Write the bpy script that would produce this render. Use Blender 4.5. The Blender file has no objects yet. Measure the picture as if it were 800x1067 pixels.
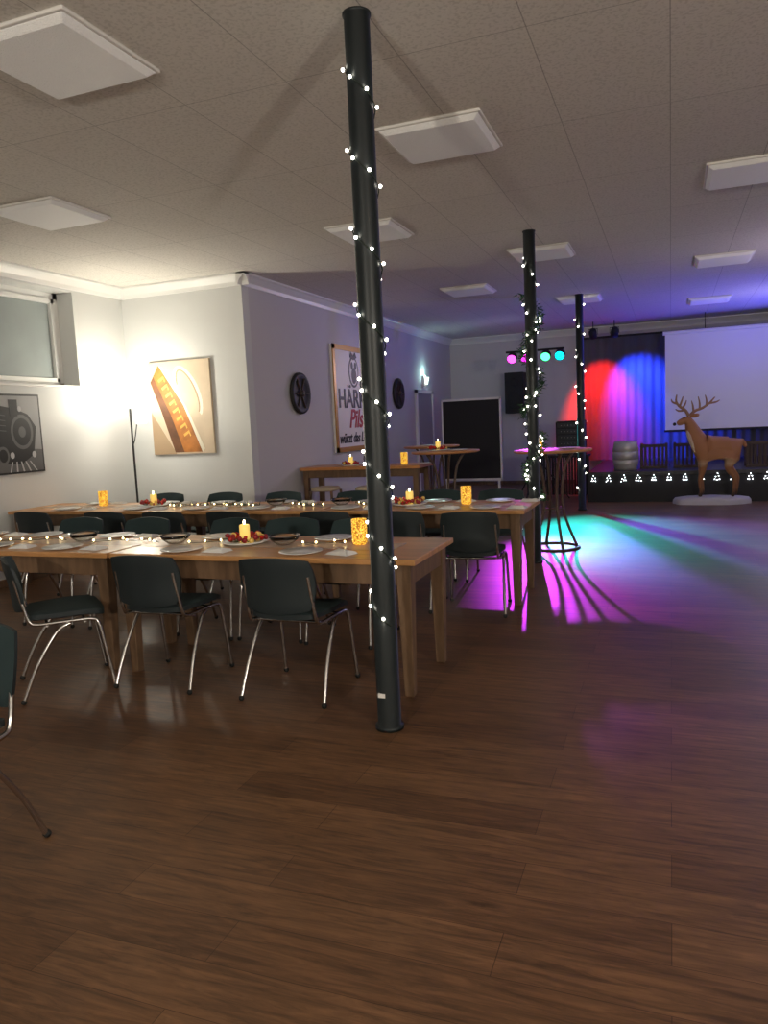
import bpy, math, random
from mathutils import Vector, Matrix, Euler, Quaternion
random.seed(7)
D=bpy.data
COL=bpy.context.scene.collection
pi=math.pi
try: bpy.context.scene.view_settings.view_transform='Standard'
except Exception: pass

# ---------------------------------------------------------------- materials
def nt(name):
    m=D.materials.new(name); m.use_nodes=True
    n=m.node_tree; b=n.nodes["Principled BSDF"]
    return m,n,b
def mat(name,col,rough=.5,metal=0,emit=None,es=0,bump=0,bscale=60,var=0,vscale=8,trans=0,alpha=1,stretch=None,spec=None):
    m,n,b=nt(name)
    b.inputs["Base Color"].default_value=(*col,1)
    b.inputs["Roughness"].default_value=rough
    b.inputs["Metallic"].default_value=metal
    if spec is not None: b.inputs["Specular IOR Level"].default_value=spec
    if trans: b.inputs["Transmission Weight"].default_value=trans
    if alpha<1: b.inputs["Alpha"].default_value=alpha
    if emit:
        b.inputs["Emission Color"].default_value=(*emit,1); b.inputs["Emission Strength"].default_value=es
    tc=None
    def coords():
        nonlocal tc
        if tc is None:
            t=n.nodes.new("ShaderNodeTexCoord"); mp=n.nodes.new("ShaderNodeMapping")
            n.links.new(t.outputs["Object"],mp.inputs[0])
            if stretch: mp.inputs["Scale"].default_value=stretch
            tc=mp.outputs[0]
        return tc
    if var:
        no=n.nodes.new("ShaderNodeTexNoise"); no.inputs["Scale"].default_value=vscale; no.inputs["Detail"].default_value=4
        n.links.new(coords(),no.inputs["Vector"])
        r=n.nodes.new("ShaderNodeValToRGB")
        r.color_ramp.elements[0].position=.3;r.color_ramp.elements[1].position=.7
        r.color_ramp.elements[0].color=(*[c*(1-var) for c in col],1)
        r.color_ramp.elements[1].color=(*[min(1,c*(1+var)) for c in col],1)
        n.links.new(no.outputs[0],r.inputs[0]); n.links.new(r.outputs[0],b.inputs["Base Color"])
    if bump:
        no=n.nodes.new("ShaderNodeTexNoise"); no.inputs["Scale"].default_value=bscale; no.inputs["Detail"].default_value=3
        n.links.new(coords(),no.inputs["Vector"])
        bp=n.nodes.new("ShaderNodeBump"); bp.inputs["Strength"].default_value=bump; bp.inputs["Distance"].default_value=.01
        n.links.new(no.outputs[0],bp.inputs["Height"]); n.links.new(bp.outputs[0],b.inputs["Normal"])
    return m

def floor_mat():
    m,n,b=nt("floor_vinyl_plank"); L=n.links.new
    t=n.nodes.new("ShaderNodeTexCoord")
    br=n.nodes.new("ShaderNodeTexBrick"); br.offset=.37; br.offset_frequency=2
    br.inputs["Scale"].default_value=1; br.inputs["Brick Width"].default_value=1.22; br.inputs["Row Height"].default_value=.18
    br.inputs["Mortar Size"].default_value=.0014; br.inputs["Mortar Smooth"].default_value=.2
    br.inputs["Color1"].default_value=(.190,.100,.050,1); br.inputs["Color2"].default_value=(.130,.066,.033,1)
    br.inputs["Mortar"].default_value=(.07,.033,.017,1); br.inputs["Bias"].default_value=0
    L(t.outputs["Object"],br.inputs["Vector"])
    mp=n.nodes.new("ShaderNodeMapping"); mp.inputs["Scale"].default_value=(1.6,18,1); L(t.outputs["Object"],mp.inputs[0])
    no=n.nodes.new("ShaderNodeTexNoise"); no.inputs["Scale"].default_value=2.2; no.inputs["Detail"].default_value=10; no.inputs["Roughness"].default_value=.72
    no.inputs["Distortion"].default_value=.8
    L(mp.outputs[0],no.inputs["Vector"])
    rp=n.nodes.new("ShaderNodeValToRGB"); rp.color_ramp.elements[0].position=.34; rp.color_ramp.elements[0].color=(.45,.43,.41,1)
    rp.color_ramp.elements[1].position=.66; rp.color_ramp.elements[1].color=(1.38,1.32,1.24,1)
    L(no.outputs[0],rp.inputs[0])
    mx=n.nodes.new("ShaderNodeMix"); mx.data_type='RGBA'; mx.blend_type='MULTIPLY'; mx.inputs[0].default_value=1
    L(br.outputs["Color"],mx.inputs[6]); L(rp.outputs[0],mx.inputs[7]); L(mx.outputs[2],b.inputs["Base Color"])
    mr=n.nodes.new("ShaderNodeMapRange"); mr.inputs["To Min"].default_value=.36; mr.inputs["To Max"].default_value=.54
    L(no.outputs[0],mr.inputs[0]); L(mr.outputs[0],b.inputs["Roughness"])
    b.inputs["Specular IOR Level"].default_value=.45
    bp=n.nodes.new("ShaderNodeBump"); bp.inputs["Strength"].default_value=.15; bp.inputs["Distance"].default_value=.003
    L(no.outputs[0],bp.inputs["Height"]); L(bp.outputs[0],b.inputs["Normal"])
    return m
def ceiling_mat():
    m,n,b=nt("ceiling_tile"); L=n.links.new
    t=n.nodes.new("ShaderNodeTexCoord")
    br=n.nodes.new("ShaderNodeTexBrick"); br.offset=0; br.inputs["Scale"].default_value=1
    br.inputs["Brick Width"].default_value=.62; br.inputs["Row Height"].default_value=1.24
    br.inputs["Mortar Size"].default_value=.003; br.inputs["Mortar Smooth"].default_value=.1
    br.inputs["Color1"].default_value=(.75,.72,.67,1); br.inputs["Color2"].default_value=(.73,.70,.65,1)
    br.inputs["Mortar"].default_value=(.45,.43,.40,1)
    L(t.outputs["Object"],br.inputs["Vector"])
    no=n.nodes.new("ShaderNodeTexNoise"); no.inputs["Scale"].default_value=55; no.inputs["Detail"].default_value=5
    L(t.outputs["Object"],no.inputs["Vector"])
    rp=n.nodes.new("ShaderNodeValToRGB"); rp.color_ramp.elements[0].position=.38; rp.color_ramp.elements[0].color=(.84,.84,.83,1)
    rp.color_ramp.elements[1].position=.5; rp.color_ramp.elements[1].color=(1,1,1,1)
    L(no.outputs[0],rp.inputs[0])
    mx=n.nodes.new("ShaderNodeMix"); mx.data_type='RGBA'; mx.blend_type='MULTIPLY'; mx.inputs[0].default_value=1
    L(br.outputs["Color"],mx.inputs[6]); L(rp.outputs[0],mx.inputs[7]); L(mx.outputs[2],b.inputs["Base Color"])
    b.inputs["Roughness"].default_value=.85
    bp=n.nodes.new("ShaderNodeBump"); bp.inputs["Strength"].default_value=.3; bp.inputs["Distance"].default_value=.004
    L(no.outputs[0],bp.inputs["Height"]); L(bp.outputs[0],b.inputs["Normal"])
    return m
def gold_mat():
    m,n,b=nt("gold_candle_glass"); L=n.links.new
    t=n.nodes.new("ShaderNodeTexCoord"); no=n.nodes.new("ShaderNodeTexVoronoi"); no.inputs["Scale"].default_value=110
    L(t.outputs["Object"],no.inputs["Vector"])
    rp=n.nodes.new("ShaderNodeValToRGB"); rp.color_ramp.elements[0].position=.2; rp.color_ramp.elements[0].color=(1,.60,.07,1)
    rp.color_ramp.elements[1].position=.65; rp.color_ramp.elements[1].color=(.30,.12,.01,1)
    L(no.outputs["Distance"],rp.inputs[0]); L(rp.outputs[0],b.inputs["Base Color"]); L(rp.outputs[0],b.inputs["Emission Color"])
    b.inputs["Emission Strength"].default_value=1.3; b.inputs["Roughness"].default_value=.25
    return m

M_floor=floor_mat(); M_ceil=ceiling_mat()
M_wall=mat("wall_paint",(.66,.67,.66),.8,bump=.08,bscale=90)
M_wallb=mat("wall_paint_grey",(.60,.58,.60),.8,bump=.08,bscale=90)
M_white=mat("white_gloss_paint",(.8,.8,.78),.4)
M_frost=mat("frosted_glass",(.30,.34,.34),.35,var=.06,vscale=3)
M_pole=mat("pole_black_green",(.008,.013,.015),.45)
M_wire=mat("wire_dark",(.01,.02,.012),.6)
M_bulb=mat("bulb_warmwhite",(1,1,1),.4,emit=(1,.95,.80),es=16)
M_bulbw=mat("bulb_coolwhite",(1,1,1),.4,emit=(.90,.95,1),es=12)
M_bulby=mat("bulb_yellow",(1,1,1),.4,emit=(1,.76,.32),es=16)
M_top=mat("table_top_wood",(.54,.27,.10),.35,var=.2,vscale=3,stretch=(1,9,1))
M_leg=mat("table_leg_wood",(.17,.10,.055),.5,var=.25,vscale=5,stretch=(6,6,1))
M_fab=mat("chair_fabric_green",(.017,.036,.039),.85,bump=.25,bscale=350)
M_shell=mat("chair_shell_black",(.014,.022,.025),.6)
M_chrome=mat("chrome",(.62,.60,.58),.22,1)
M_rub=mat("rubber_black",(.01,.01,.01),.7)
M_diff=mat("lamp_diffuser",(.97,.97,.95),.5,bump=.6,bscale=120,emit=(.95,.95,1),es=.03)  # faint glow added so the unlit diffuser looks brighter
M_frame=mat("lamp_frame",(.82,.80,.77),.5)
M_black=mat("black_matte",(.012,.012,.013),.7)
M_blackc=mat("black_curtain",(.10,.10,.11),.9,bump=.3,bscale=150)
M_screen=mat("projection_screen",(.85,.85,.88),.9)
M_china=mat("plate_china",(.85,.85,.83),.15)
M_glass=mat("clear_glass",(.95,.97,.97),.03,trans=1)
M_gold=gold_mat()
M_wax=mat("candle_wax_yellow",(.95,.72,.2),.5,emit=(1,.65,.15),es=.6)
M_flame=mat("flame",(1,.8,.4),.5,emit=(1,.78,.35),es=25)
M_red=mat("red_bauble",(.55,.02,.015),.2)
M_redd=mat("dark_red_berry",(.32,.012,.02),.4)
M_ylw=mat("yellow_apple",(.85,.55,.12),.4)
M_green=mat("fir_green",(.02,.07,.025),.7)
M_napk=mat("napkin_white",(.8,.8,.78),.9)
M_runner=mat("runner_silver_organza",(.80,.74,.62),.35,alpha=.38,bump=.5,bscale=40)

# ---------------------------------------------------------------- mesh builder
class B:
    def __init__(s): s.v=[];s.f=[];s.m=[];s.s=[];s.mats=[]
    def mi(s,m):
        if m not in s.mats: s.mats.append(m)
        return s.mats.index(m)
    def add(s,vs,fs,m,smooth=False):
        o=len(s.v); k=s.mi(m); s.v+= [tuple(v) for v in vs]
        for f in fs: s.f.append([i+o for i in f]); s.m.append(k); s.s.append(smooth)
    def box(s,lo,hi,m,rot=None,piv=None):
        x0,y0,z0=lo;x1,y1,z1=hi
        vs=[Vector(p) for p in [(x0,y0,z0),(x1,y0,z0),(x1,y1,z0),(x0,y1,z0),(x0,y0,z1),(x1,y0,z1),(x1,y1,z1),(x0,y1,z1)]]
        if rot:
            R=Euler(rot).to_matrix(); c=Vector(piv) if piv else sum(vs,Vector())/8
            vs=[R@(v-c)+c for v in vs]
        s.add(vs,[(0,3,2,1),(4,5,6,7),(0,1,5,4),(1,2,6,5),(2,3,7,6),(3,0,4,7)],m)
    def frust(s,c,z0,z1,a0,a1,m):
        vs=[(c[0]+sx*a,c[1]+sy*a,z) for z,a in ((z0,a0),(z1,a1)) for sx,sy in ((-1,-1),(1,-1),(1,1),(-1,1))]
        s.add(vs,[(0,3,2,1),(4,5,6,7),(0,1,5,4),(1,2,6,5),(2,3,7,6),(3,0,4,7)],m)
    def tube(s,pts,r,m,seg=8,cap=True,smooth=True,sub=0):
        P=[Vector(p) for p in pts]
        rs=list(r) if isinstance(r,(list,tuple)) else [r]*len(P)
        if sub and len(P)>2:
            Q=[];RR=[]
            for i in range(len(P)-1):
                a=P[max(i-1,0)];b=P[i];c=P[i+1];d=P[min(i+2,len(P)-1)]
                for k in range(sub):
                    t=k/sub
                    Q.append(.5*((2*b)+(c-a)*t+(2*a-5*b+4*c-d)*t*t+(3*b-a-3*c+d)*t**3)); RR.append(rs[i]*(1-t)+rs[i+1]*t)
            Q.append(P[-1]);RR.append(rs[-1]);P=Q;rs=RR
        vs=[];fs=[]
        t0=(P[1]-P[0]).normalized()
        n=t0.orthogonal().normalized()
        for i,p in enumerate(P):
            t=(P[min(i+1,len(P)-1)]-P[max(i-1,0)]).normalized()
            n=(n-t*n.dot(t)).normalized(); b=t.cross(n)
            for k in range(seg):
                a=2*pi*k/seg; vs.append(p+(n*math.cos(a)+b*math.sin(a))*rs[i])
        for i in range(len(P)-1):
            for k in range(seg):
                k2=(k+1)%seg; fs.append((i*seg+k,i*seg+k2,(i+1)*seg+k2,(i+1)*seg+k))
        s.add(vs,fs,m,smooth)
        if cap:
            s.add(vs[:seg],[tuple(reversed(range(seg)))],m); s.add(vs[-seg:],[tuple(range(seg))],m)
    def lathe(s,prof,c,m,seg=24,smooth=True,axis=None):
        vs=[];fs=[];n=len(prof)
        for k in range(seg):
            a=2*pi*k/seg
            for r,z in prof:
                v=Vector((r*math.cos(a),r*math.sin(a),z))
                if axis: v=axis@v
                vs.append(v+Vector(c))
        for k in range(seg):
            k2=(k+1)%seg
            for i in range(n-1): fs.append((k*n+i,k2*n+i,k2*n+i+1,k*n+i+1))
        s.add(vs,fs,m,smooth)
    def ball(s,c,r,m,seg=8,rings=5,sc=(1,1,1)):
        prof=[(r*math.sin(pi*i/rings)+1e-5,-r*math.cos(pi*i/rings)) for i in range(rings+1)]
        s.lathe(prof,c,m,seg,True,Matrix.Diagonal(sc))
    def pad(s,hw,hh,t,k,fn,m,mb=None,n=10):
        def P(i,j,side):
            u=-1+2*i/n;v=-1+2*j/n
            a=hw*u*math.sqrt(1-k*v*v);b=hh*v*math.sqrt(1-k*u*u)
            e=max(abs(u),abs(v)); th=t*.5*(1-.55*e**5)
            return fn(a,b,side*th)
        for side,mm in ((1,m),(-1,mb or m)):
            vs=[P(i,j,side) for i in range(n+1) for j in range(n+1)]
            fs=[]
            for i in range(n):
                for j in range(n):
                    q=(i*(n+1)+j,(i+1)*(n+1)+j,(i+1)*(n+1)+j+1,i*(n+1)+j+1)
                    fs.append(q if side>0 else q[::-1])
            s.add(vs,fs,mm,True)
        loop=[(i,0) for i in range(n)]+[(n,j) for j in range(n)]+[(i,n) for i in range(n,0,-1)]+[(0,j) for j in range(n,0,-1)]
        vs=[P(i,j,1) for i,j in loop]+[P(i,j,-1) for i,j in loop]; L=len(loop)
        s.add(vs,[(k2,L+k2,L+(k2+1)%L,(k2+1)%L) for k2 in range(L)],mb or m,True)
    def prism(s,poly,fn,d0,d1,m):
        n=len(poly)
        vs=[fn(a,b,d0) for a,b in poly]+[fn(a,b,d1) for a,b in poly]
        fs=[tuple(range(n)),tuple(range(2*n-1,n-1,-1))]+[(i,i+n,(i+1)%n+n,(i+1)%n) for i in range(n)]
        s.add(vs,fs,m)
    def mesh(s,name):
        me=D.meshes.new(name); me.from_pydata(s.v,[],s.f)
        for m in s.mats: me.materials.append(m)
        me.polygons.foreach_set("material_index",s.m); me.polygons.foreach_set("use_smooth",s.s)
        me.update(); return me
def put(me,name,loc=(0,0,0),rz=0,bevel=0,parent=None,rot=None):
    o=D.objects.new(name,me); COL.objects.link(o); o.location=loc
    o.rotation_euler=rot if rot else (0,0,rz)
    if bevel:
        b=o.modifiers.new("bevel","BEVEL"); b.width=bevel; b.segments=2; b.limit_method='ANGLE'; b.angle_limit=math.radians(50)
    if parent: o.parent=parent
    return o
def obj(b,name,**k): return put(b.mesh(name),name,**k)

# ---------------------------------------------------------------- room shell
H=3.25; XL=-6.31; YP=7.77; XH=-4.61; YB=16.57; XR=6.5; YF=-3.0; K=.947
def kz(z): return 1.47+(z-1.47)*K
b=B(); b.box((XL-.6,YF-.2,-.1),(XR+.2,YB+.2,0),M_floor); obj(b,"floor")
b=B(); b.box((XL-.6,YF-.2,H),(XR+.2,YB+.2,H+.1),M_ceil); obj(b,"ceiling")
wy0,wy1,wz0,wz1=4.45,6.94,2.03,3.10
b=B()
b.box((XL-.4,YF,0),(XL,YP+.15,wz0),M_wall)
b.box((XL-.4,YF,wz1),(XL,YP+.15,H),M_wall)
b.box((XL-.4,YF,wz0),(XL,wy0,wz1),M_wall)
b.box((XL-.4,wy1,wz0),(XL,YP+.15,wz1),M_wall)
b.box((XL-.45,wy0-.1,wz0-.1),(XL-.4,wy1+.1,wz1+.1),M_wall)
obj(b,"wall_left")
b=B(); fx=XL-.26
for (y0,y1,z0,z1) in [(wy0,wy1,wz0,wz0+.07),(wy0,wy1,wz1-.07,wz1),(wy0,wy0+.07,wz0,wz1),(wy1-.07,wy1,wz0,wz1),(5.66,5.78,wz0,wz1)]:
    b.box((fx-.04,y0,z0),(fx+.04,y1,z1),M_white)
for (y0,y1) in ((wy0+.07,5.66),(5.78,wy1-.07)):
    for (a0,a1,c0,c1) in [(y0,y1,wz0+.07,wz0+.12),(y0,y1,wz1-.12,wz1-.07),(y0,y0+.05,wz0+.07,wz1-.07),(y1-.05,y1,wz0+.07,wz1-.07)]:
        b.box((fx-.02,a0,c0),(fx+.055,a1,c1),M_white)
b.box((fx-.012,wy0+.07,wz0+.07),(fx+.012,wy1-.07,wz1-.07),M_frost)
b.box((fx+.055,5.81,2.5),(fx+.08,5.84,2.62),M_black)
b.box((XL-.25,wy0+.001,wz0),(XL+.03,wy1-.001,wz0+.025),M_white)
obj(b,"window_1",bevel=.004)
b=B(); b.box((XL,YP,0),(XH,YP+.15,H),M_wall); obj(b,"wall_alcove")
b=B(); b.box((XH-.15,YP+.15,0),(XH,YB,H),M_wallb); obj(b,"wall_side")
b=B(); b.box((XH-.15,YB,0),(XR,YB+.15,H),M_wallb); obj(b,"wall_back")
b=B(); b.box((XR,YF,0),(XR+.15,YB+.15,H),M_wall); obj(b,"wall_right")
b=B(); b.box((XL-.4,YF-.15,0),(XR+.15,YF,H),M_wall); obj(b,"wall_front")
prof=[(0,0),(.11,0),(.11,-.02),(.085,-.035),(.035,-.09),(.02,-.13),(0,-.13)]
def crown(name,fn,d0,d1):
    b=B(); b.prism(prof,fn,d0,d1,M_white); obj(b,name)
crown("trim_1",lambda a,c,d:(XL+a,d,H+c),YF,YP)
crown("trim_2",lambda a,c,d:(d,YP-a,H+c),XL,XH+.11)
crown("trim_3",lambda a,c,d:(XH+a,d,H+c),YP-.11,YB)
crown("trim_4",lambda a,c,d:(d,YB-a,H+c),XH,XR)
def bb(name,lo,hi):
    b=B(); b.box(lo,hi,M_leg); obj(b,name,bevel=.004)
bb("baseboard_left",(XL,YF,0),(XL+.015,YP,.08)); bb("baseboard_alcove",(XL+.015,YP-.015,0),(XH,YP,.08))
bb("baseboard_side",(XH,YP,0),(XH+.015,YB,.08)); bb("baseboard_back",(XH+.015,YB-.015,0),(-1.9,YB,.08))

# ---------------------------------------------------------------- ceiling lamps
b=B()
b.frust((0,0),-.018,0,.325,.325,M_frame)
b.frust((0,0),-.045,-.018,.280,.312,M_diff)
me=b.mesh("ceiling_lamp")
for x,y in [(-2.67,3.0),(-4.59,4.9),(-1.35,4.83),(-2.6,6.75),(-1.31,8.58),(-2.6,10.42),(-1.31,12.26),(.57,6.58),(.59,10.18),(.59,13.8),(2.46,4.83),(2.46,8.52),(-4.59,1.14),(.57,2.75),(2.46,12.2),(-2.65,-.76)]:
    put(me,"ceiling_lamp",(x,y,H),bevel=.006)

# ---------------------------------------------------------------- columns with light strings
PX=-1.28; PR=.057
def column(y):
    b=B(); b.lathe([(.0001,0),(PR+.012,0),(PR+.012,.02),(PR,.022),(PR,H-.012),(PR+.006,H-.01),(PR+.006,H),(.0001,H)],(0,0,0),M_pole,32)
    if y<5: b.box((-.03,-PR-.004,.17),(.005,-PR+.01,.19),M_frame)
    return obj(b,"support_column",loc=(PX,y,0))
def lights_on(y,z0,z1,pitch,step,phase,br,name="fairy_light_string",b=None):
    b=b or B(); pts=[]
    n=int((z1-z0)/pitch*16)
    for i in range(n+1):
        t=i/16*2*pi+phase; zz=z1-(z1-z0)*i/n; r=PR+.006
        pts.append((r*math.cos(t),r*math.sin(t),zz))
    b.tube(pts,.003,M_wire,4)
    k=0
    while k*step<(z1-z0):
        zz=z1-k*step; t=(k*step)/pitch*2*pi+phase; r=PR+.015
        b.ball((r*math.cos(t),r*math.sin(t),zz),br,M_bulb,8,5); k+=1
    return obj(b,name,loc=(PX,y,0))
for y in (3.28,7.58,11.88): column(y)
lights_on(3.28,.52,3.08,.34,.056,2.4,.0080)
lights_on(11.88,.3,3.1,.5,.11,.4,.013)
b=B()
for i in range(1500):
    s_=random.random(); z=.62+2.05*s_
    t=z/.6*2*pi+random.gauss(0,.4); r=PR+.012+abs(random.gauss(0,.025))
    c=Vector((r*math.cos(t),r*math.sin(t),z)); d=Vector((math.cos(t),math.sin(t),random.uniform(-1,1))).normalized()*random.uniform(.02,.05)
    w=d.cross(Vector((random.random(),random.random(),random.random()))).normalized()*.007
    b.add([c-w,c+w,c+d],[(0,1,2)],M_green)
for i in range(36):
    z=.62+2.0*random.random(); t=z/.6*2*pi+random.gauss(0,.4); r=PR+.03
    b.ball((r*math.cos(t),r*math.sin(t),z),.009,M_bulb,6,4)
lights_on(7.58,.5,3.1,.42,.09,1.2,.0105,"fairy_light_garland",b)

# ---------------------------------------------------------------- dining tables
def table_mesh(L,W=.75,h=.76):
    b=B()
    b.box((0,0,h-.032),(L,W,h),M_top)
    a=.05
    b.box((a,a,h-.15),(L-a,a+.025,h-.032),M_leg); b.box((a,W-a-.025,h-.15),(L-a,W-a,h-.032),M_leg)
    b.box((a,a,h-.15),(a+.025,W-a,h-.032),M_leg); b.box((L-a-.025,a,h-.15),(L-a,W-a,h-.032),M_leg)
    for x in (a+.03,L-a-.03):
        for y in (a+.03,W-a-.03):
            b.frust((x,y),0,h-.034,.027,.042,M_leg)
    return b.mesh("dining_table")
t1=table_mesh(1.97); t2=table_mesh(1.73)
for x in (-3.21,-5.2): put(t1,"dining_table",(x,3.64,0),bevel=.005)
for x in (-2.78,-4.53,-6.28): put(t2,"dining_table",(x,5.73,0),bevel=.005)

# ---------------------------------------------------------------- chairs
b=B()
for s in (-1,1):
    b.tube([(s*.235,.235,.01),(s*.228,.20,.25),(s*.222,.175,.39),(s*.215,.14,.425),(s*.21,.0,.43),(s*.205,-.15,.432),(s*.2,-.19,.46),(s*.195,-.215,.56),(s*.19,-.245,.70)],.0105,M_chrome,10,sub=5)
    b.tube([(s*.25,-.255,.01),(s*.238,-.17,.2),(s*.225,-.05,.38),(s*.218,.02,.418)],.0105,M_chrome,10,sub=5)
    b.ball((s*.235,.236,.014),.016,M_rub); b.ball((s*.25,-.256,.014),.016,M_rub)
b.tube([(-.215,.1,.42),(.215,.1,.42)],.009,M_chrome); b.tube([(-.215,-.1,.42),(.215,-.1,.42)],.009,M_chrome)
def seatf(a,c,h):
    w=a*(1+.06*c/.2)
    return (w,.01+c,.462+h+.012*(a/.22)**2-(.02*((c-.1)/.1)**2 if c>.1 else 0))
b.pad(.225,.215,.058,.22,seatf,M_fab,M_shell,12)
def backf(a,c,h):
    w=a*(1+.05*c/.15)
    return (w,-.262-h-.144*c+.045*(a/.22)**2-.012*(c/.15)**2,.648+c)
b.pad(.222,.155,.034,.24,lambda a,c,h:backf(a,c,-h),M_fab,M_shell,12)
ch=b.mesh("stacking_chair")
chairs=[(-1.95,3.68,0),(-2.8,3.68,.03),(-3.39,3.42,-.75),(-2.415,1.745,pi+.03),
 (-2.08,4.68,pi),(-2.62,4.7,pi+.05),(-3.12,4.68,pi-.05),(-3.94,4.7,pi),(-4.6,4.7,pi+.04),
 (-1.42,5.62,.10),(-1.98,5.66,0),(-2.6,5.66,.04),(-3.48,5.66,-.05),(-4.15,5.66,0),(-4.8,5.66,.03),(-5.63,5.66,-.03),
 (-1.5,6.78,pi),(-2.1,6.8,pi+.05),(-2.99,6.78,pi),(-3.84,6.8,pi-.04),(-4.55,6.8,pi),(-5.3,6.8,pi+.04)]
for x,y,r in chairs: put(ch,"stacking_chair",(x,y,0),r)

# ---------------------------------------------------------------- table decoration
def candle_wreath(x,y,z):
    b=B()
    b.lathe([(.0001,0),(.13,0),(.155,.012),(.15,.014),(.12,.006),(.0001,.006)],(0,0,0),M_china,28)
    for i in range(46):
        t=random.random()*2*pi; r=.095+random.gauss(0,.014); zz=.02+random.random()*.03
        b.ball((r*math.cos(t),r*math.sin(t),zz),random.uniform(.010,.020),random.choice([M_red,M_red,M_redd,M_redd,M_ylw]),8,5)
    for i in range(160):
        t=random.random()*2*pi; r=.1; c=Vector((r*math.cos(t),r*math.sin(t),.015)); d=Vector((random.gauss(0,1),random.gauss(0,1),abs(random.gauss(0,.6)))).normalized()*.045
        w=d.cross(Vector((0,0,1))).normalized()*.004
        b.add([c-w,c+w,c+d],[(0,1,2)],M_green)
    b.lathe([(.0001,.006),(.032,.006),(.032,.108),(.028,.113),(.0001,.108)],(0,0,0),M_wax,20)
    b.ball((0,0,.128),.007,M_flame,8,6,(1,1,2.2))
    b.tube([(0,0,.106),(0,0,.117)],.0012,M_black,4)
    return obj(b,"candle_wreath",loc=(x,y,z))
def candle_jar(x,y,z):
    b=B()
    b.lathe([(.0001,0),(.038,0),(.045,.012),(.045,.150),(.041,.150),(.041,.014),(.0001,.012)],(0,0,0),M_gold,24)
    for k in range(7):
        b.lathe([(.0452,.02+k*.018),(.0468,.024+k*.018),(.0452,.028+k*.018)],(0,0,0),M_gold,24)
    b.lathe([(.0001,.015),(.03,.015),(.03,.08),(.0001,.08)],(0,0,0),M_wax,16)
    b.ball((0,0,.105),.008,M_flame,8,6,(1,1,2))
    return obj(b,"candle_jar",loc=(x,y,z))
TZ=.7605
b=B(); b.lathe([(.0001,0),(.06,0),(.125,.014),(.125,.017),(.062,.005),(.0001,.004)],(0,0,0),M_china,28); plate=b.mesh("dinner_plate")
b=B(); b.lathe([(.0001,0),(.05,0),(.085,.03),(.10,.055),(.097,.055),(.08,.032),(.047,.005),(.0001,.005)],(0,0,0),M_glass,24); bowl=b.mesh("glass_bowl")
b=B(); b.add([(-.08,-.05,.001),(.08,-.05,.001),(.08,.05,.001),(-.08,.05,.001),(-.06,-.04,.012),(.06,-.04,.03),(.07,.04,.014),(-.06,.05,.02)],[(0,1,5,4),(1,2,6,5),(2,3,7,6),(3,0,4,7),(4,5,6,7),(3,2,1,0)],M_napk); napkin=b.mesh("napkin")
def runner(x0,x1,y,w):
    b=B(); n=int((x1-x0)/.04); vs=[];fs=[]
    for i in range(n+1):
        x=x0+(x1-x0)*i/n
        for j in range(5):
            vs.append((x,y+(j/4-.5)*w+.008*math.sin(x*13+j),TZ+.004+.003*math.sin(x*31+j*2)))
    for i in range(n):
        for j in range(4): fs.append((i*5+j,(i+1)*5+j,(i+1)*5+j+1,i*5+j+1))
    b.add(vs,fs,M_runner,True); obj(b,"table_runner")
runner(-5.15,-1.45,4.02,.24); runner(-6.1,-1.2,6.1,.24)
RZ=TZ+.008
candle_wreath(-2.5,4.06,RZ); candle_jar(-1.72,4.06,RZ)
candle_jar(-5.4,6.12,RZ); candle_wreath(-4.78,6.12,RZ); candle_wreath(-2.1,6.1,RZ); candle_jar(-1.6,6.1,RZ)
for (ys,xs,dy) in ((3.64,[-1.95,-2.8,-3.65,-4.3,-4.9],.75),(5.73,[-1.4,-1.95,-2.6,-3.48,-4.15,-4.8,-5.63],.75)):
    for x in xs:
        for sd in (0,1):
            y=ys+.130 if sd==0 else ys+dy-.130
            j=random.uniform(-.04,.04)
            if sd==1 and min(abs(x+j-q) for q in (-2.5,-4.78,-2.1))<.2: j+=.22*(1 if x>-2.3 or x<-4 else -1)*.0
            put(plate,"dinner_plate",(x+j,y,TZ))
            put(napkin,"napkin",(x+j+.25,y,TZ),random.uniform(-.4,.4))
for x,y in ((-2.98,4.0),(-2.2,4.02),(-3.75,4.03),(-3.4,6.1),(-2.75,6.12)): put(bowl,"glass_bowl",(x,y,RZ))
def tstring(x0,x1,y,name,leaf):
    b=B(); pts=[]; n=int((x1-x0)/.04)
    for i in range(n+1):
        x=x0+(x1-x0)*i/n; pts.append((x,y+.05*math.sin(x*9)+.02*math.sin(x*23),TZ+.013))
    b.tube(pts,.0025,M_wire,4)
    for i,p in enumerate(pts):
        if i%2==0: b.ball((p[0],p[1]+random.uniform(-.04,.04),p[2]+.008),.0065,M_bulby,6,4)
        if leaf:
            for _ in range(7):
                c=Vector(p)+Vector((random.uniform(-.03,.03),0,.004)); d=Vector((random.gauss(0,1),random.gauss(0,1),abs(random.gauss(0,.5)))).normalized()*.055
                w=d.cross(Vector((0,0,1))).normalized()*.005
                b.add([c-w,c+w,c+d],[(0,1,2)],M_green)
    obj(b,name)
for a_,b_ in ((-5.1,-3.9),(-3.62,-3.1),(-2.87,-2.68),(-2.08,-1.82)): tstring(a_,b_,4.02,"table_fairy_lights",False)
for a_,b_ in ((-4.55,-3.55),(-3.25,-2.9),(-2.6,-2.3)): tstring(a_,b_,6.08,"table_fairy_lights",True)

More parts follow.
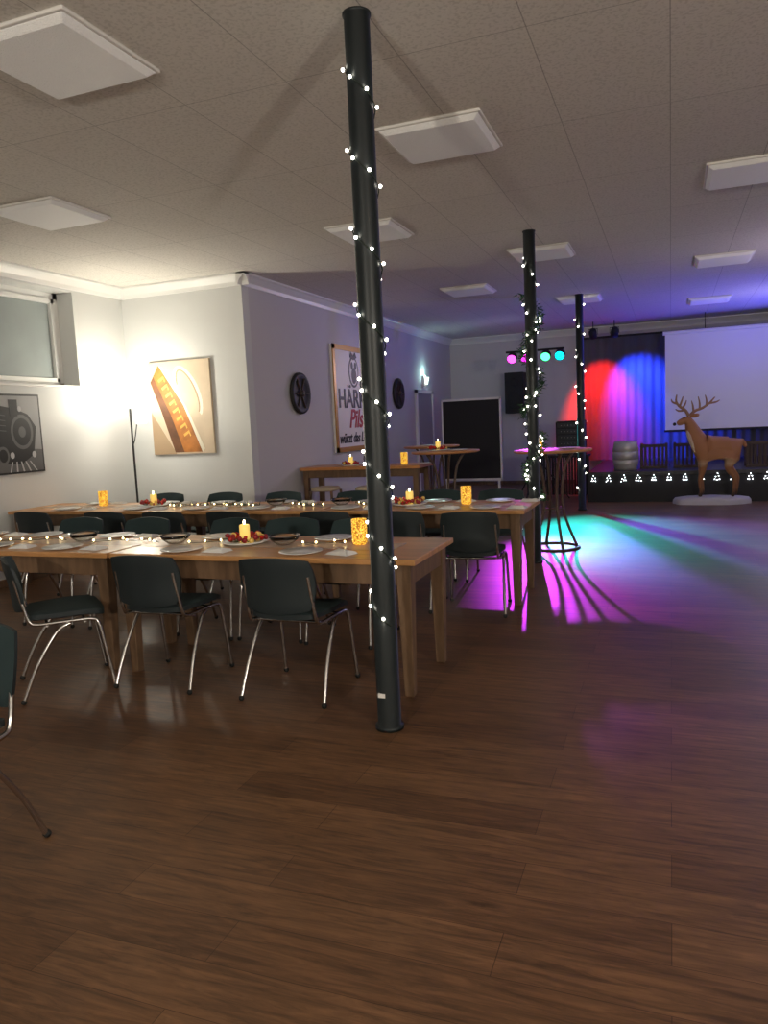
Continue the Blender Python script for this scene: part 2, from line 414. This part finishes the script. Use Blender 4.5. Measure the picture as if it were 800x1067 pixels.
# ---------------------------------------------------------------- torchieres
M_lampg=mat("torchiere_glass",(1,.95,.85),.4,emit=(1,.95,.82),es=22)
lx,ly=-5.85,7.2
b=B()
b.lathe([(.0001,0),(.13,0),(.13,.012),(.03,.03),(.012,.04),(.0001,.04)],(0,0,0),M_chrome,28)
b.tube([(0,0,.03),(0,0,1.82)],.012,M_black,10)
b.lathe([(.012,1.78),(.06,1.795),(.13,1.83),(.165,1.89),(.16,1.89),(.12,1.84),(.055,1.81),(.0001,1.80)],(0,0,0),M_lampg,28)
b.tube([(0,0,1.35),(.05,-.02,1.42),(.13,-.05,1.62),(.19,-.06,1.68)],.006,M_black,8,sub=4)
b.lathe([(.0001,.03),(.02,.03),(.055,-.06),(.052,-.06),(.018,.02)],(.19,-.06,1.66),M_lampg,18)
fl=b.mesh("floor_lamp")
put(fl,"floor_lamp",(lx,ly,0)); put(fl,"floor_lamp",(3.6,-1.4,0)); put(fl,"floor_lamp",(-1.5,-2.4,0))  # last two are unseen, invented to house the fill lights

# ---------------------------------------------------------------- wall art
P_bg=mat("canvas_beige",(.62,.50,.36),.7,var=.10,vscale=3)
P_or=mat("canvas_amber",(.42,.15,.025),.6,var=.45,vscale=6); P_dk=mat("canvas_brown",(.13,.05,.018),.6,var=.3)
P_cr=mat("canvas_cream",(.82,.76,.62),.6); P_yl=mat("canvas_yellow",(.78,.45,.08),.6); P_tan=mat("canvas_tan",(.40,.28,.17),.7)
b=B(); x0,x1,z0,z1=-6.30,-5.38,1.20,2.38
f=lambda a,c,d:(a*K,YP-.002-d,kz(c))
b.prism([(x0,z0),(x1,z0),(x1,z1),(x0,z1)],f,0,.035,P_bg)
b.prism([(x0+.0,z0+.55),(x0+.35,z0),(x0,z0)],f,.035,.0365,P_tan)
b.prism([(x0+.02,z0+.93),(x0+.16,z0+1.14),(x0+.50,z0+.62),(x0+.74,z0+.02),(x0+.33,z0+.02),(x0+.16,z0+.55)],f,.035,.037,P_or)
b.prism([(x0+.02,z0+.93),(x0+.07,z0+1.0),(x0+.30,z0+.50),(x0+.47,z0+.02),(x0+.33,z0+.02),(x0+.16,z0+.55)],f,.037,.038,P_dk)
b.prism([(x0+.16,z0+1.14),(x0+.22,z0+1.11),(x0+.54,z0+.6),(x0+.78,z0+.06),(x0+.74,z0+.02),(x0+.50,z0+.62)],f,.035,.038,P_cr)
for i in range(8):
    t=i/8; cx=x0+.17+t*.38; cz=z0+.95-t*.80
    b.prism([(cx-.03,cz+.00),(cx+.05,cz+.045),(cx+.063,cz+.02),(cx-.015,cz-.03)],f,.038,.039,P_yl)
    b.prism([(cx+.045,cz+.045),(cx+.055,cz+.05),(cx+.085,cz-.02),(cx+.07,cz-.03)],f,.038,.039,P_yl)
def ring(cx,cz,ra,rb,w,a0,a1,tilt,m,n=20):
    pts=[]
    for k in range(n+1):
        a=a0+(a1-a0)*k/n; pts.append((ra*math.cos(a),rb*math.sin(a)))
    for k in range(n,-1,-1):
        a=a0+(a1-a0)*k/n; pts.append(((ra-w)*math.cos(a),(rb-w)*math.sin(a)))
    ct,st=math.cos(tilt),math.sin(tilt)
    P2=[(cx+p*ct-q*st,cz+p*st+q*ct) for p,q in pts]
    mm=n+1
    for k in range(n):
        b.prism([P2[k],P2[k+1],P2[2*mm-2-k],P2[2*mm-1-k]],f,.0352,.0372,m)
ring(x0+.58,z0+.78,.17,.36,.045,-1.3,2.6,.42,P_cr); ring(x0+.58,z0+.78,.125,.315,.02,-1.3,2.6,.42,P_tan)
obj(b,"beer_painting")
G=[mat("poster_grey_%d"%i,(c,c,c*1.02),.5) for i,c in enumerate((.30,.11,.035,.007,.5))]
def fx_(a,c,d): return (XL+.002+d,a*K,kz(c))
b=B(); y0,y1,z0,z1=5.55,6.64,1.11,1.97
b.prism([(y0,z0),(y1,z0),(y1,z1),(y0,z1)],fx_,0,.02,G[3])
b.prism([(y0+.02,z0+.02),(y1-.02,z0+.02),(y1-.02,z1-.02),(y0+.02,z1-.02)],fx_,.02,.0205,G[0])
b.prism([(y0,z0+.02),(y1-.02,z0+.02),(y1-.02,z0+.25),(y0,z0+.34)],fx_,.0205,.021,G[1])
b.prism([(y0,z0+.14),(6.32,z0+.10),(6.5,z0+.2),(6.56,z0+.50),(6.46,z0+.64),(6.3,z0+.70),(y0,z0+.82)],fx_,.021,.0225,G[3])
def disc(cy,cz,r,d,m,n=24): b.prism([(cy+r*.8*math.cos(2*pi*k/n),cz+r*math.sin(2*pi*k/n)) for k in range(n)],fx_,.0225,.0225+d,m)
disc(6.36,z0+.45,.19,.001,G[1]); disc(6.36,z0+.45,.15,.002,G[3]); disc(6.36,z0+.45,.06,.003,G[1])
for k in range(3): disc(6.08-.22*k,z0+.2,.1,.002,G[1]); disc(6.08-.22*k,z0+.2,.07,.003,G[3])
disc(6.2,z0+.2,.035,.003,G[4]);disc(6.5,z0+.2,.035,.003,G[4]); disc(6.35,z0+.7,.03,.003,G[4])
b.prism([(6.22,z0+.62),(6.32,z0+.62),(6.33,z0+.80),(6.21,z0+.80)],fx_,.0225,.024,G[3])
for k in range(5): b.prism([(6.15+.09*k,z0+.02),(6.17+.09*k,z0+.02),(6.2+.06*k,z0+.13),(6.185+.06*k,z0+.13)],fx_,.0225,.024,G[4])
for k in range(4): b.prism([(5.7,z0+.5+.06*k),(6.15,z0+.46+.055*k),(6.15,z0+.468+.055*k),(5.7,z0+.51+.06*k)],fx_,.0225,.023,G[1])
obj(b,"train_poster")
S_gold=mat("sign_frame_gold",(.50,.28,.07),.4,.3); S_w=mat("sign_white",(.80,.76,.72),.5); S_b=mat("sign_black",(.015,.015,.02),.5); S_r=mat("sign_red",(.40,.02,.03),.5)
def fs_(a,c,d): return (XH+.002+d,a*K,kz(c))
b=B(); y0,y1,z0,z1=10.68,12.32,1.05,2.72
b.prism([(y0,z0),(y1,z0),(y1,z1),(y0,z1)],fs_,0,.03,S_w)
w=.075
for q in ([(y0,z0),(y1,z0),(y1,z0+w),(y0,z0+w)],[(y0,z1-w),(y1,z1-w),(y1,z1),(y0,z1)],[(y0,z0),(y0+w,z0),(y0+w,z1),(y0,z1)],[(y1-w,z0),(y1,z0),(y1,z1),(y1-w,z1)]): b.prism(q,fs_,.03,.05,S_gold)
cy,cz=11.5,2.34
def ell(cy,cz,ry,rz,d0,d1,m,n=28): b.prism([(cy+ry*math.cos(2*pi*k/n),cz+rz*math.sin(2*pi*k/n)) for k in range(n)],fs_,d0,d1,m)
ell(cy,cz-.02,.20,.25,.03,.033,S_b); ell(cy,cz-.02,.165,.215,.033,.035,S_w); ell(cy,cz-.08,.10,.13,.035,.037,S_b); ell(cy-.07,cz+.08,.045,.06,.035,.037,S_b); ell(cy+.07,cz+.08,.045,.06,.035,.037,S_b)
b.prism([(cy-.14,cz+.22),(cy-.08,cz+.3),(cy,cz+.24),(cy+.08,cz+.3),(cy+.14,cz+.22),(cy,cz+.17)],fs_,.035,.038,S_b)
sign=obj(b,"beer_sign")
def text(body,y,z,size,m,parent,sh=0,sx=1):
    c=D.curves.new("lettering","FONT"); c.body=body; c.size=size*K; c.align_x='CENTER'; c.extrude=.003; c.shear=sh; c.offset=size*.015; c.materials.append(m)
    o=D.objects.new("lettering",c); COL.objects.link(o); o.location=(XH+.036,y*K,kz(z)); o.rotation_euler=(pi/2,0,pi/2); o.scale=(sx,1,1); o.parent=parent
text("HÄRKE",11.5,1.75,.42,S_b,sign,0,1.0); text("Pils",11.5,1.43,.42,S_r,sign,.35); text("würzt das Leben",11.5,1.19,.23,S_b,sign,.35,.9)
M_whb=mat("wheel_black",(.02,.018,.016),.6); M_whw=mat("wheel_wood",(.05,.035,.028),.6)
for (y,z) in ((9.05,1.915),(12.95,1.99)):
    b=B()
    b.lathe([(.0001,0),(.25,0),(.275,.02),(.27,.05),(.23,.06),(.20,.035),(.0001,.035)],(0,0,0),M_whb,28,axis=Euler((0,pi/2,0)).to_matrix())
    for k in range(6):
        a=k*pi/3; b.tube([(.04,.05*math.cos(a),.05*math.sin(a)),(.045,.24*math.cos(a),.24*math.sin(a))],.014,M_whw,6)
    b.lathe([(.0001,.08),(.04,.08),(.05,.03)],(0,0,0),M_whw,16,axis=Euler((0,pi/2,0)).to_matrix())
    obj(b,"wall_wheel_decoration",loc=(XH+.002,y,z))
b=B(); b.box((0,-.06,-.11),(.05,.06,.11),M_white); b.lathe([(.02,-.07),(.05,.07),(.045,.07),(.0001,-.05)],(.08,0,0),mat("sconce_glow",(1,1,1),.5,emit=(.8,1,.85),es=2),16)
obj(b,"wall_sconce",loc=(XH,14.5,2.27))
M_door=mat("door_grey",(.30,.31,.34),.5)
b=B(); b.box((XH+.001,14.0,0),(XH+.03,14.95,2.02),M_door)
for y in (13.93,14.95): b.box((XH+.001,y,0),(XH+.05,y+.07,2.09),M_white)
b.box((XH+.001,13.93,2.02),(XH+.05,15.02,2.09),M_white); b.tube([(XH+.03,14.1,1.05),(XH+.08,14.1,1.05),(XH+.08,14.22,1.05)],.009,M_chrome)
obj(b,"door_1",bevel=.003)

# ---------------------------------------------------------------- bistro tables
M_bt=mat("bistro_top_wood",(.55,.24,.08),.35,var=.2,vscale=6)
b=B()
b.lathe([(.0001,1.07),(.40,1.07),(.425,1.08),(.425,1.098),(.42,1.10),(.0001,1.10)],(0,0,0),M_bt,36)
M_st=mat("bistro_leg_brown",(.10,.06,.04),.4)
for k in range(4):
    a=k*pi/2+.5
    b.tube([(.26*math.cos(a),.26*math.sin(a),.015),(.13*math.cos(a),.13*math.sin(a),.35),(.10*math.cos(a),.10*math.sin(a),.6),(.14*math.cos(a),.14*math.sin(a),.9),(.24*math.cos(a),.24*math.sin(a),1.07)],.016,M_st,8,sub=5)
b.tube([(.27*math.cos(2*pi*k/32),.27*math.sin(2*pi*k/32),.014) for k in range(33)],.014,M_st,8)
b.tube([(.115*math.cos(2*pi*k/20),.115*math.sin(2*pi*k/20),.45) for k in range(21)],.007,M_st,6)
bt=b.mesh("bistro_table")
for x,y in ((-1.22,8.45),(-2.62,9.05),(-3.4,11.0)): put(bt,"bistro_table",(x,y,0))
for x,y in ((-2.42,8.93),(-1.05,8.45),(-3.4,10.9)): put(plate,"dinner_plate",(x,y,1.101))
candle_jar(-1.38,8.5,1.101)
candle_wreath(-2.74,9.14,1.101)
b=B()
b.box((0,0,.90),(1.66,.58,.94),M_bt); b.box((.05,.05,.80),(1.61,.07,.90),M_leg); b.box((.05,.51,.80),(1.61,.53,.90),M_leg)
for x in (.07,1.59):
    for y in (.07,.51): b.frust((x,y),0,.90,.028,.035,M_leg)
b.box((.05,.06,.2),(.09,.52,.24),M_leg); b.box((1.57,.06,.2),(1.61,.52,.24),M_leg); b.box((.07,.27,.2),(1.59,.31,.24),M_leg)
obj(b,"bar_table",loc=(-4.56,8.85,0),bevel=.004)
M_beige=mat("stool_seat_beige",(.55,.45,.32),.7)
b=B()
b.pad(.18,.18,.06,.45,lambda a,c,h:(a,c,.69+h),M_beige,M_beige)
for sx in (-1,1):
    for sy in (-1,1): b.tube([(sx*.19,sy*.19,0),(sx*.14,sy*.14,.67)],[.013,.018],M_leg,8)
    b.tube([(sx*.175,-.175,.25),(sx*.175,.175,.25)],.009,M_leg,6); b.tube([(-.175,sx*.175,.3),(.175,sx*.175,.3)],.009,M_leg,6)
st=b.mesh("bar_stool")
for x,y in ((-4.05,8.55),(-3.45,8.55)): put(st,"bar_stool",(x,y,0))
candle_wreath(-3.95,9.15,.9405); candle_jar(-3.2,9.15,.9405); put(plate,"dinner_plate",(-3.6,9.1,.941))

# ---------------------------------------------------------------- chalkboard on stand
b=B()
b.box((-.55,-.02,.34),(.55,.02,1.84),M_black)
for q in ((-.57,.32,.57,.36),(-.57,1.82,.57,1.86),(-.57,.32,-.54,1.86),(.54,.32,.57,1.86)): b.box((q[0],-.028,q[1]),(q[2],.028,q[3]),M_frame)
for s in (-1,1):
    b.box((s*.5-.02,-.02,.05),(s*.5+.02,.02,.34),M_frame); b.box((s*.5-.025,-.3,.04),(s*.5+.025,.3,.075),M_frame)
    for y in (-.28,.28): b.lathe([(.0001,-.012),(.02,-.012),(.02,.012),(.0001,.012)],(s*.5,y,.02),M_rub,12,axis=Euler((0,pi/2,0)).to_matrix())
obj(b,"mobile_chalkboard",loc=(-3.50,13.9,0),bevel=.002)

# ---------------------------------------------------------------- DJ corner
b=B(); b.box((-.55,-.3,.70),(.55,.3,.74),M_black)
for x in (-.5,.5):
    for y in (-.26,.26): b.tube([(x,y,0),(x,y,.70)],.018,M_black)
for i in range(22):
    x=-.55+1.1*i/22; b.tube([(x+.025,-.31+.012*(i%2),.02),(x+.025,-.305+.012*(i%2),.71)],.024,M_black,6)
obj(b,"dj_table",loc=(-1.95,14.3,0))
b=B(); b.box((-.25,-.22,0),(.25,.22,.62),M_black)
for z in (0,.6):
    for x in (-.25,.23): b.box((x,-.225,z),(x+.02,.225,z+.02),M_chrome)
for k in range(5):
    b.box((-.22,-.228,.06+k*.11),(.22,-.215,.14+k*.11),M_pole)
    for j in range(6): b.ball((-.15+.06*j,-.232,.10+k*.11),.008,M_chrome)
obj(b,"amplifier_rack",loc=(-1.72,14.3,.741),bevel=.003)
def speaker(name,x,y,z,w,h,d):
    b=B(); b.box((-w/2,-d/2,0),(w/2,d/2,h),M_black)
    for cz,r in ((h*.3,w*.4),(h*.75,w*.25)):
        b.lathe([(r,-.001),(r*1.05,.012),(r*.95,.012),(r*.3,-.012),(.0001,0)],(0,-d/2-.004,cz),M_rub,24,axis=Euler((pi/2,0,0)).to_matrix())
    return obj(b,name,loc=(x,y,z),bevel=.01)
speaker("loudspeaker",-3.12,YB-.20,1.56,.40,.86,.38)
LX,LY,LZ=-2.19,13.3,2.60
b=B()
b.tube([(0,0,.3),(0,0,LZ)],.018,M_black); b.tube([(-.5,0,LZ),(.5,0,LZ)],.018,M_black)
for k in range(3):
    a=k*2*pi/3+.3; b.tube([(0,0,.75),(.55*math.cos(a),.55*math.sin(a),.015)],.012,M_black)
cols=[(1,.05,.75),(1,.02,.8),(.05,1,.25),(0,.75,1)]
for i,x in enumerate((-.40,-.16,.18,.42)):
    ax=Euler((pi/2+.45,0,0)).to_matrix()
    b.lathe([(.0001,-.13),(.06,-.13),(.085,-.10),(.085,.02),(.08,.02),(.078,0)],(x,0,LZ-.12),M_black,20,axis=ax)
    b.lathe([(.078,0),(.05,.012),(.0001,.016)],(x,0,LZ-.12),mat("led_lens_%d"%i,(.1,.1,.1),.3,emit=cols[i],es=5),20,axis=ax)
    b.tube([(x,0,LZ),(x,0,LZ-.06)],.01,M_black)
obj(b,"stage_light_bar",loc=(LX,LY,0))

# ---------------------------------------------------------------- stage
M_deck=mat("stage_deck",(.03,.028,.03),.5)
b=B(); b.box((-1.3,12.95,.44),(XR-.01,YB-.001,.5),M_deck); b.box((-1.28,12.97,0),(XR-.02,YB-.002,.44),M_black)
b.box((-1.3,12.94,.0),(XR-.01,12.95,.43),M_black); obj(b,"stage_platform")
def curtain(name,x0,x1,y,z0,z1):
    b=B(); n=int((x1-x0)/.02); vs=[];fs=[]
    for i in range(n+1):
        x=x0+(x1-x0)*i/n; yy=y+.012*math.sin(x*38)+.008*math.sin(x*17)
        vs+=[(x,yy,z0),(x,yy+.0,z1)]
    for i in range(n): fs.append((2*i,2*i+2,2*i+3,2*i+1))
    b.add(vs,fs,M_blackc,True); b.box((x0,y-.02,z1-.01),(x1,y+.02,z1+.03),M_black)
    return obj(b,name)
curtain("stage_curtain",-1.72,XR-.1,16.3,.505,3.0)
b=B(); b.box((-.10,-.01,1.09),(3.2,.01,2.90),M_screen); b.tube([(-.14,0,2.92),(3.24,0,2.92)],.04,M_white,12); b.box((-.12,-.012,1.05),(3.22,.012,1.09),M_black)
for x in (.6,2.6): b.tube([(x,0,2.92),(x,0,H)],.008,M_black,6)
obj(b,"projection_screen",loc=(0,15.6,0))
def par(name,x,y,z,col,yaw,tilt,hang=True):
    b=B(); ax=Euler((tilt,0,yaw)).to_matrix(); q=.75
    b.lathe([(.0001,.16*q),(.07*q,.16*q),(.10*q,.10*q),(.10*q,-.08*q),(.095*q,-.08*q),(.09*q,-.05*q)],(0,0,0),M_black,20,axis=ax)
    b.lathe([(.09*q,-.05*q),(.05*q,-.06*q),(.0001,-.062*q)],(0,0,0),mat("par_lens",(.1,.1,.1),.3,emit=col,es=6),20,axis=ax)
    if hang:
        b.tube([(-.085,0,0),(-.085,0,.11),(.085,0,.11),(.085,0,0)],.007,M_black,6); b.tube([(0,0,.11),(0,0,H-z)],.010,M_black,6)
    else: b.tube([(-.085,0,0),(-.12,0,-.18),(.12,0,-.18),(.085,0,0)],.007,M_black,6)
    return obj(b,name,loc=(x,y,z))
par("stage_spotlight",-1.42,15.55,3.0,(1,.03,.02),0,.6)
par("stage_spotlight",-1.02,15.55,3.0,(.05,.1,1),.3,.6)
par("stage_spotlight",3.6,14.2,.69,(.05,.1,1),0,pi,False)
M_keg=mat("keg_metal",(.50,.47,.43),.45,.5)
b=B(); b.lathe([(.0001,.02),(.17,.0),(.185,.0),(.19,.05),(.20,.08),(.215,.16),(.205,.17),(.215,.18),(.215,.30),(.205,.31),(.215,.32),(.20,.40),(.19,.43),(.185,.48),(.175,.48),(.17,.44),(.0001,.45)],(0,0,0),M_keg,36)
b.tube([(0,0,.45),(0,0,.49)],.03,M_chrome)
obj(b,"beer_keg",loc=(-.72,13.45,.5))
M_brn=mat("crate_wood",(.06,.035,.02),.6)
b=B()
for s in (-1,1):
    for z in (.0,.36): b.box((-.22,s*.15-.012,z),(.22,s*.15+.012,z+.04),M_brn)
    for x in (-.2,.2): b.box((x-.02,s*.15-.02,0),(x+.02,s*.15+.02,.42),M_brn)
    for k in range(5): b.box((-.155+k*.07,s*.15-.008,.03),(-.125+k*.07,s*.15+.008,.37),M_brn)
for x in (-.2,.2):
    for z in (.0,.36): b.box((x-.012,-.15,z),(x+.012,.15,z+.04),M_brn)
b.box((-.2,-.14,.02),(.2,.14,.035),M_brn)
cr=b.mesh("slatted_crate")
for x,y in ((-.27,13.7),(.26,13.75),(1.35,13.6),(1.9,13.6)): put(cr,"slatted_crate",(x,y,.5),bevel=.002)
b=B(); pts=[]
for i in range(0,241):
    x=-1.25+i*.025; pts.append((x,12.92,.455+.012*math.sin(x*28)))
b.tube(pts,.003,M_wire,4)
x=-1.2
while x<4.6:
    for dz,dx in ((.0,0),(-.045,-.022),(-.045,.022),(-.09,-.035),(-.09,0),(-.09,.035)):
        b.ball((x+dx+random.gauss(0,.004),12.915,.445+dz+random.gauss(0,.005)),.0065,M_bulbw,6,4)
    b.tube([(x,12.92,.455),(x,12.92,.36)],.002,M_wire,3)
    x+=.235
obj(b,"stage_edge_lights")

# ---------------------------------------------------------------- deer figure
def deer_mat():
    m,n,bb_=nt("deer_coat"); L=n.links.new
    t=n.nodes.new("ShaderNodeTexCoord"); sp=n.nodes.new("ShaderNodeSeparateXYZ"); L(t.outputs["Object"],sp.inputs[0])
    no=n.nodes.new("ShaderNodeTexNoise"); no.inputs["Scale"].default_value=9; L(t.outputs["Object"],no.inputs["Vector"])
    ad=n.nodes.new("ShaderNodeMath"); ad.operation='MULTIPLY_ADD'; ad.inputs[1].default_value=.12; L(no.outputs[0],ad.inputs[0]); L(sp.outputs[2],ad.inputs[2])
    rp=n.nodes.new("ShaderNodeValToRGB"); e=rp.color_ramp.elements
    e[0].position=.12; e[0].color=(.05,.025,.012,1); e[1].position=.2; e[1].color=(.24,.11,.045,1)
    for p,c in ((.52,(.34,.15,.055,1)),(.60,(.50,.34,.20,1)),(.68,(.36,.16,.06,1)),(.95,(.40,.18,.07,1))):
        q=e.new(p); q.color=c
    L(ad.outputs[0],rp.inputs[0]); L(rp.outputs[0],bb_.inputs["Base Color"]); bb_.inputs["Roughness"].default_value=.7
    return m
M_deer=deer_mat()
root=D.objects.new("deer_figure",None); COL.objects.link(root); root.location=(.02,12.62,.10); root.rotation_euler=(0,0,.06)
V=[];E=[];Rr=[]
def sk(p,r,par=None):
    V.append(p);Rr.append(r)
    if par is not None: E.append((par,len(V)-1))
    return len(V)-1
mid=sk((.66,0,.73),.185); chest=sk((.46,0,.74),.21,mid); nb=sk((.36,0,.93),.155,chest); nm=sk((.27,0,1.09),.105,nb)
hd=sk((.22,-.01,1.23),.082,nm); mz=sk((.13,-.03,1.18),.055,hd); ns=sk((.06,-.04,1.15),.040,mz)
rp_=sk((.86,0,.77),.17,mid); tl=sk((1.0,0,.86),.04,rp_); tl2=sk((1.05,0,.76),.03,tl)
for s in (-1,1):
    a=sk((.45,s*.10,.56),.085,chest); a=sk((.43,s*.09,.42),.055,a); a=sk((.41+.02*s,s*.09,.29),.038,a); a=sk((.43+.02*s,s*.09,.09),.029,a); a=sk((.41+.02*s,s*.09,.015),.036,a)
    a=sk((.86,s*.10,.60),.115,rp_); a=sk((.79+.02*s,s*.10,.47),.074,a); a=sk((.92+.03*s,s*.10,.31),.040,a); a=sk((.90+.03*s,s*.10,.09),.029,a); a=sk((.88+.03*s,s*.10,.015),.036,a)
me=D.meshes.new("deer_body"); me.from_pydata(V,E,[]); me.update(); me.materials.append(M_deer)
o=D.objects.new("deer_body",me); COL.objects.link(o); o.parent=root
sm=o.modifiers.new("skin","SKIN"); sm.use_smooth_shade=True
for i,sv in enumerate(me.skin_vertices[0].data):
    sv.radius=(Rr[i]*.9,Rr[i]); sv.use_root=(i==0)
ss=o.modifiers.new("sub","SUBSURF"); ss.levels=2; ss.render_levels=2
M_ant=mat("antler",(.34,.19,.09),.6)
b=B()
b.tube([(.235,-.03,1.27),(.18,-.06,1.36),(.10,-.09,1.42),(.05,-.10,1.50),(.06,-.10,1.60)],[.026,.023,.020,.016,.008],M_ant,8,sub=4)
for p,q,r in (((.18,-.06,1.36),(.09,-.1,1.35),(.04,-.1,1.38)),((.10,-.09,1.42),(.13,-.09,1.50),(.15,-.09,1.57)),((.07,-.10,1.46),(.0,-.1,1.49),(-.02,-.1,1.54)),((.14,-.08,1.39),(.18,-.08,1.45),(.20,-.08,1.51))):
    b.tube([p,q,r],[.018,.014,.006],M_ant,7,sub=3)
b.tube([(.255,.01,1.27),(.33,.05,1.34),(.44,.08,1.38),(.54,.10,1.45),(.62,.10,1.54)],[.026,.023,.020,.016,.008],M_ant,8,sub=4)
for p,q,r in (((.31,.04,1.33),(.30,.04,1.42),(.28,.04,1.50)),((.40,.07,1.365),(.40,.08,1.46),(.38,.08,1.56)),((.50,.09,1.42),(.50,.09,1.50),(.48,.09,1.58)),((.54,.1,1.45),(.63,.1,1.46),(.69,.1,1.49))):
    b.tube([p,q,r],[.018,.014,.006],M_ant,7,sub=3)
obj(b,"antlers",parent=root)
b=B()
for s,dx in ((-1,0),(1,.05)):
    c=Vector((.26+dx,s*.06,1.26))
    b.pad(.065,.032,.014,.5,lambda a,cc,h,s=s,c=c:(c.x+a*.8+.04,c.y+s*(.03+a*.6)+h,c.z+cc+.1*a+.01),M_deer,M_deer,6)
b.ball((.03,-.043,1.15),.026,M_black,10,6); b.ball((.165,-.088,1.245),.014,M_black,8,6); b.ball((.18,.064,1.245),.014,M_black,8,6)
M_ruff=mat("deer_ruff",(.60,.47,.32),.8)
b.pad(.10,.17,.06,.5,lambda a,cc,h:(.265+a*.35-cc*.35,-.095+h+.05*abs(a)*4,.88+cc),M_ruff,None,6)
obj(b,"deer_face_parts",parent=root)
b=B(); n=28; vs=[(.55,0,.03)]
M_snow=mat("snow_base",(.50,.49,.52),.7,bump=.4,bscale=30)
rings=[(1,-.10),(.99,-.04),(.93,.0),(.7,.02),(.4,.03)]
for r,z in rings:
    for k in range(n):
        a=2*pi*k/n; w=1+.07*math.sin(a*5+1)+.05*math.sin(a*9)
        vs.append((.56+.54*r*w*math.cos(a),.21*r*w*math.sin(a),z))
fs=[]
for j in range(len(rings)-1):
    for k in range(n): fs.append((1+j*n+k,1+j*n+(k+1)%n,1+(j+1)*n+(k+1)%n,1+(j+1)*n+k))
for k in range(n): fs.append((1+4*n+k,1+4*n+(k+1)%n,0))
b.add(vs,fs,M_snow,True); obj(b,"snow_base",parent=root)

# ---------------------------------------------------------------- lights
def point(name,loc,power,col,r=.05):
    l=D.lights.new(name,"POINT"); l.energy=power; l.color=col; l.shadow_soft_size=r
    o=D.objects.new(name,l); COL.objects.link(o); o.location=loc; return o
def spot(name,loc,tgt,power,col,ang,blend=.3,r=.04):
    l=D.lights.new(name,"SPOT"); l.energy=power; l.color=col; l.spot_size=math.radians(ang); l.spot_blend=blend; l.shadow_soft_size=r
    o=D.objects.new(name,l); COL.objects.link(o); o.location=loc
    o.rotation_euler=(Vector(tgt)-Vector(loc)).to_track_quat('-Z','Y').to_euler(); return o
point("floor_lamp_bulb",(lx,ly,1.97),30,(1,.93,.77),.05)
point("floor_lamp_reading_bulb",(lx+.21,ly-.10,1.56),4,(1,.93,.77),.03)
point("rear_fill_light",(3.6,-1.4,1.99),75,(1,.87,.72),.10)  # fill for a source inferred behind the camera; its floor lamp is invented
spot("rear_fill_uplight",(3.6,-1.4,1.97),(2.0,3.0,3.25),430,(1,.92,.80),150,.6,.08)  # unseen fill added to brighten the ceiling
spot("back_fill_uplight",(-1.5,-2.4,1.97),(-1.5,1.5,3.25),320,(1,.91,.78),150,.6,.08)  # second added fill behind the camera, lifts the ceiling without a known lamp
y=LY-.12; z=LZ-.16
spot("bar_light_magenta",(LX-.16,y,z),(-.85,7.5,0),1700,(.72,.05,1),21,1)
spot("bar_light_pink",(LX-.40,y,z),(-4.7,9.5,1.4),75,(.95,.82,1),75,.8)
spot("bar_light_green",(LX+.18,y,z),(-.5,9.8,0),2300,(.02,.85,.78),36,1)
spot("bar_light_blue",(LX+.42,y,z),(.7,9.0,0),3900,(.16,.13,1),40,1)
spot("bar_light_far_magenta",(LX,y,z),(-.7,2.6,0),30,(1,.15,.6),10,1,.3)
spot("stage_spot_red",(-1.42,15.5,2.93),(-1.30,16.3,1.9),1700,(1,.015,.01),62,1)
spot("stage_spot_blue",(-1.02,15.5,2.93),(-.50,16.3,1.8),3000,(.02,.05,1),72,1)
spot("stage_uplight_blue",(3.6,14.2,.78),(1.2,13.6,3.25),800,(.05,.05,1),90,1,.1)
point("stage_wash",(1.6,13.4,2.2),17,(.86,.80,1),.15)
point("hall_fill_violet",(1.8,9.6,2.2),28,(.80,.68,1),.2)  # added fill with no fixture, lifts the deer and far ceiling
point("side_wall_wash",(-3.0,14.0,2.4),3,(.5,.55,1),.15)
point("sconce_bulb",(XH+.12,14.5,2.40),4,(.55,1,.9),.04)
w=D.worlds.new("World"); bpy.context.scene.world=w; w.use_nodes=True
w.node_tree.nodes["Background"].inputs[0].default_value=(.05,.05,.08,1); w.node_tree.nodes["Background"].inputs[1].default_value=.3

# ---------------------------------------------------------------- camera
f=785;pitch,yaw,roll=[math.radians(a) for a in (6.7,21.0,-2.66)]
F=Vector((-math.sin(yaw)*math.cos(pitch),math.cos(yaw)*math.cos(pitch),-math.sin(pitch)))
r0=Vector((math.cos(yaw),math.sin(yaw),0)); u0=r0.cross(F)
R=math.cos(roll)*r0+math.sin(roll)*u0; U=-math.sin(roll)*r0+math.cos(roll)*u0
cd=D.cameras.new("camera"); cd.sensor_fit='VERTICAL'; cd.sensor_height=24; cd.lens=f/1067*24
cam=D.objects.new("camera",cd); COL.objects.link(cam)
cam.matrix_world=Matrix((( R.x,U.x,-F.x,0),(R.y,U.y,-F.y,0),(R.z,U.z,-F.z,1.47),(0,0,0,1)))
bpy.context.scene.camera=cam
